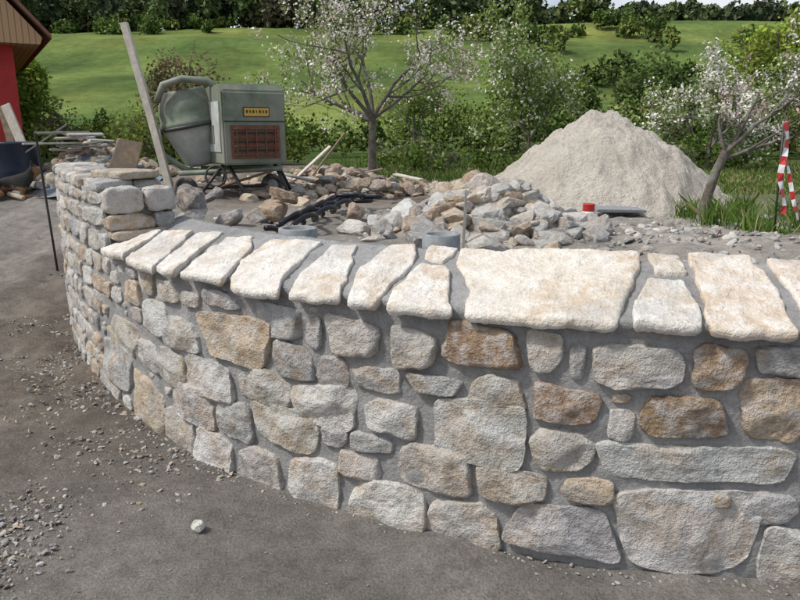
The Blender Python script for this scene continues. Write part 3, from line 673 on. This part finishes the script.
n=30; a=np.linspace(-1,1,n); PX,PY=np.meshgrid(a,a); Z=.55*np.exp(-(PX/.62)**2-(PY/.62)**2)+.05*np.array([noise.noise(Vector((x*4,y*4,0))) for x,y in zip(PX.ravel(),PY.ravel())]).reshape(n,n)
ii=np.arange(n*n).reshape(n,n); xw=PX.ravel()*1.05-4.65; yw=PY.ravel()*.9+10.8
mesh_obj('tarpaulin',np.stack([xw,yw,height(xw,yw)+Z.ravel()+.0],1),np.stack([ii[:-1,:-1],ii[:-1,1:],ii[1:,1:],ii[1:,:-1]],-1).reshape(-1,4),M_tarp,None,True)
for i in range(11):
    o=box('scrap_plank' if i==0 else 'scrap_plank.%03d'%i,(-4.75+random.gauss(0,.25),10.5+random.gauss(0,.25),1.36+.025*i),(random.uniform(.4,.8),.09,.025),random.choice([M_wood,M_oldwood,M_greywood]),rot=(random.gauss(0,.2),random.gauss(0,.22),random.uniform(-.8,.9)),bev=.004)
box('concrete_slab',(-3.95,10.2,1.2),(.36,.07,.62),M_oldwood,rot=(-.25,.3,.2),bev=.01,jit=.04)

V=[];E=[];Rr=[]
def dv(p,r): V.append(p); Rr.append(r); return len(V)-1
pel=dv((.32,0,.22),(.10,.11)); mid=dv((.12,0,.24),(.10,.11)); ch=dv((-.12,0,.25),(.11,.125)); nk=dv((-.26,0,.36),(.075,.075)); hd=dv((-.33,0,.45),(.075,.08)); mz=dv((-.44,0,.43),(.038,.035)); ns=dv((-.49,0,.42),(.022,.022))
E+=[(pel,mid),(mid,ch),(ch,nk),(nk,hd),(hd,mz),(mz,ns)]
for sy in (-1,1):
    a=dv((-.14,sy*.10,.14),(.05,.05)); b_=dv((-.12,sy*.11,.05),(.032,.032)); c_=dv((-.32,sy*.11,.03),(.028,.026)); d_=dv((-.38,sy*.11,.028),(.032,.026)); E+=[(ch,a),(a,b_),(b_,c_),(c_,d_)]
    a=dv((.26,sy*.12,.15),(.075,.075)); b_=dv((.12,sy*.15,.08),(.045,.045)); c_=dv((.30,sy*.16,.045),(.03,.03)); d_=dv((.18,sy*.17,.028),(.03,.025)); E+=[(pel,a),(a,b_),(b_,c_),(c_,d_)]
    a=dv((-.30,sy*.05,.53),(.028,.014)); b_=dv((-.295,sy*.062,.59),(.010,.007)); E+=[(hd,a),(a,b_)]
a=dv((.44,.02,.14),(.035,.035)); b_=dv((.56,.08,.06),(.035,.035)); c_=dv((.66,.16,.04),(.015,.015)); E+=[(pel,a),(a,b_),(b_,c_)]
me=bpy.data.meshes.new('dog'); me.from_pydata(V,E,[]); o=bpy.data.objects.new('dog',me); scene.collection.objects.link(o)
sk=o.modifiers.new('skin','SKIN'); 
for i,r in enumerate(Rr): me.skin_vertices[0].data[i].radius=r
me.skin_vertices[0].data[0].use_root=True
o.modifiers.new('sub','SUBSURF').levels=2
dg=bpy.context.evaluated_depsgraph_get(); me2=bpy.data.meshes.new_from_object(o.evaluated_get(dg)); o.modifiers.clear(); o.data=me2
a=me2.color_attributes.new('Col','FLOAT_COLOR','POINT')
for i,v in enumerate(me2.vertices):
    x,y,z=v.co; t=noise.noise(v.co*6)
    saddle=(z>.2+.04*t and x>-.32) or x<-.44 or z>.5
    c_=(.02,.018,.016) if saddle else (.22,.125,.055); a.data[i].color=(*c_,1)
me2.materials.clear(); me2.materials.append(M_fur)
for p_ in me2.polygons: p_.use_smooth=True
o.location=(-5.50,9.95,gz(-5.50,9.95)-.01); o.rotation_euler=(0,0,R(-160)); o.scale=(.9,.9,.9)

# ------------------------------------------------------------ light, sky, camera
sd=Vector((-.86,-.26,0)).normalized(); el=R(52); sun_dir=Vector((sd.x*math.cos(el),sd.y*math.cos(el),math.sin(el)))
L=bpy.data.lights.new('sun','SUN'); L.energy=3.2; L.angle=R(6); L.color=(1,.975,.935); lo=bpy.data.objects.new('sun',L); scene.collection.objects.link(lo)
lo.rotation_euler=(-sun_dir).to_track_quat('-Z','Y').to_euler()
w=bpy.data.worlds.new('World'); scene.world=w; w.use_nodes=True; nt=w.node_tree
sky=nt.nodes.new('ShaderNodeTexSky'); sky.sky_type='NISHITA'; sky.sun_disc=False; sky.sun_elevation=el; sky.sun_rotation=math.atan2(sun_dir.x,sun_dir.y)
sky.air_density=1.0; sky.dust_density=3.0; sky.ozone_density=1
tc=nt.nodes.new('ShaderNodeTexCoord'); nz=nt.nodes.new('ShaderNodeTexNoise'); nz.inputs['Scale'].default_value=3.5; nz.inputs['Detail'].default_value=5; nt.links.new(tc.outputs['Generated'],nz.inputs['Vector'])
rp=ramp(nt,nz.outputs['Fac'],[(.42,0),(.60,.8)])
skc=mix(nt,rp,sky.outputs[0],(6.4,6.5,6.7))
bg=nt.nodes['Background']; nt.links.new(skc,bg.inputs[0]); bg.inputs[1].default_value=.15
scene.view_settings.view_transform='Standard'; scene.view_settings.look='None'; scene.view_settings.exposure=0
cam=bpy.data.cameras.new('camera'); cam.sensor_width=36; cam.lens=36*693/800; cam.clip_end=2000; cam.clip_start=.05
co=bpy.data.objects.new('camera',cam); scene.collection.objects.link(co); co.location=(0,0,1.65); co.rotation_euler=(R(90-13.8),0,0); scene.camera=co
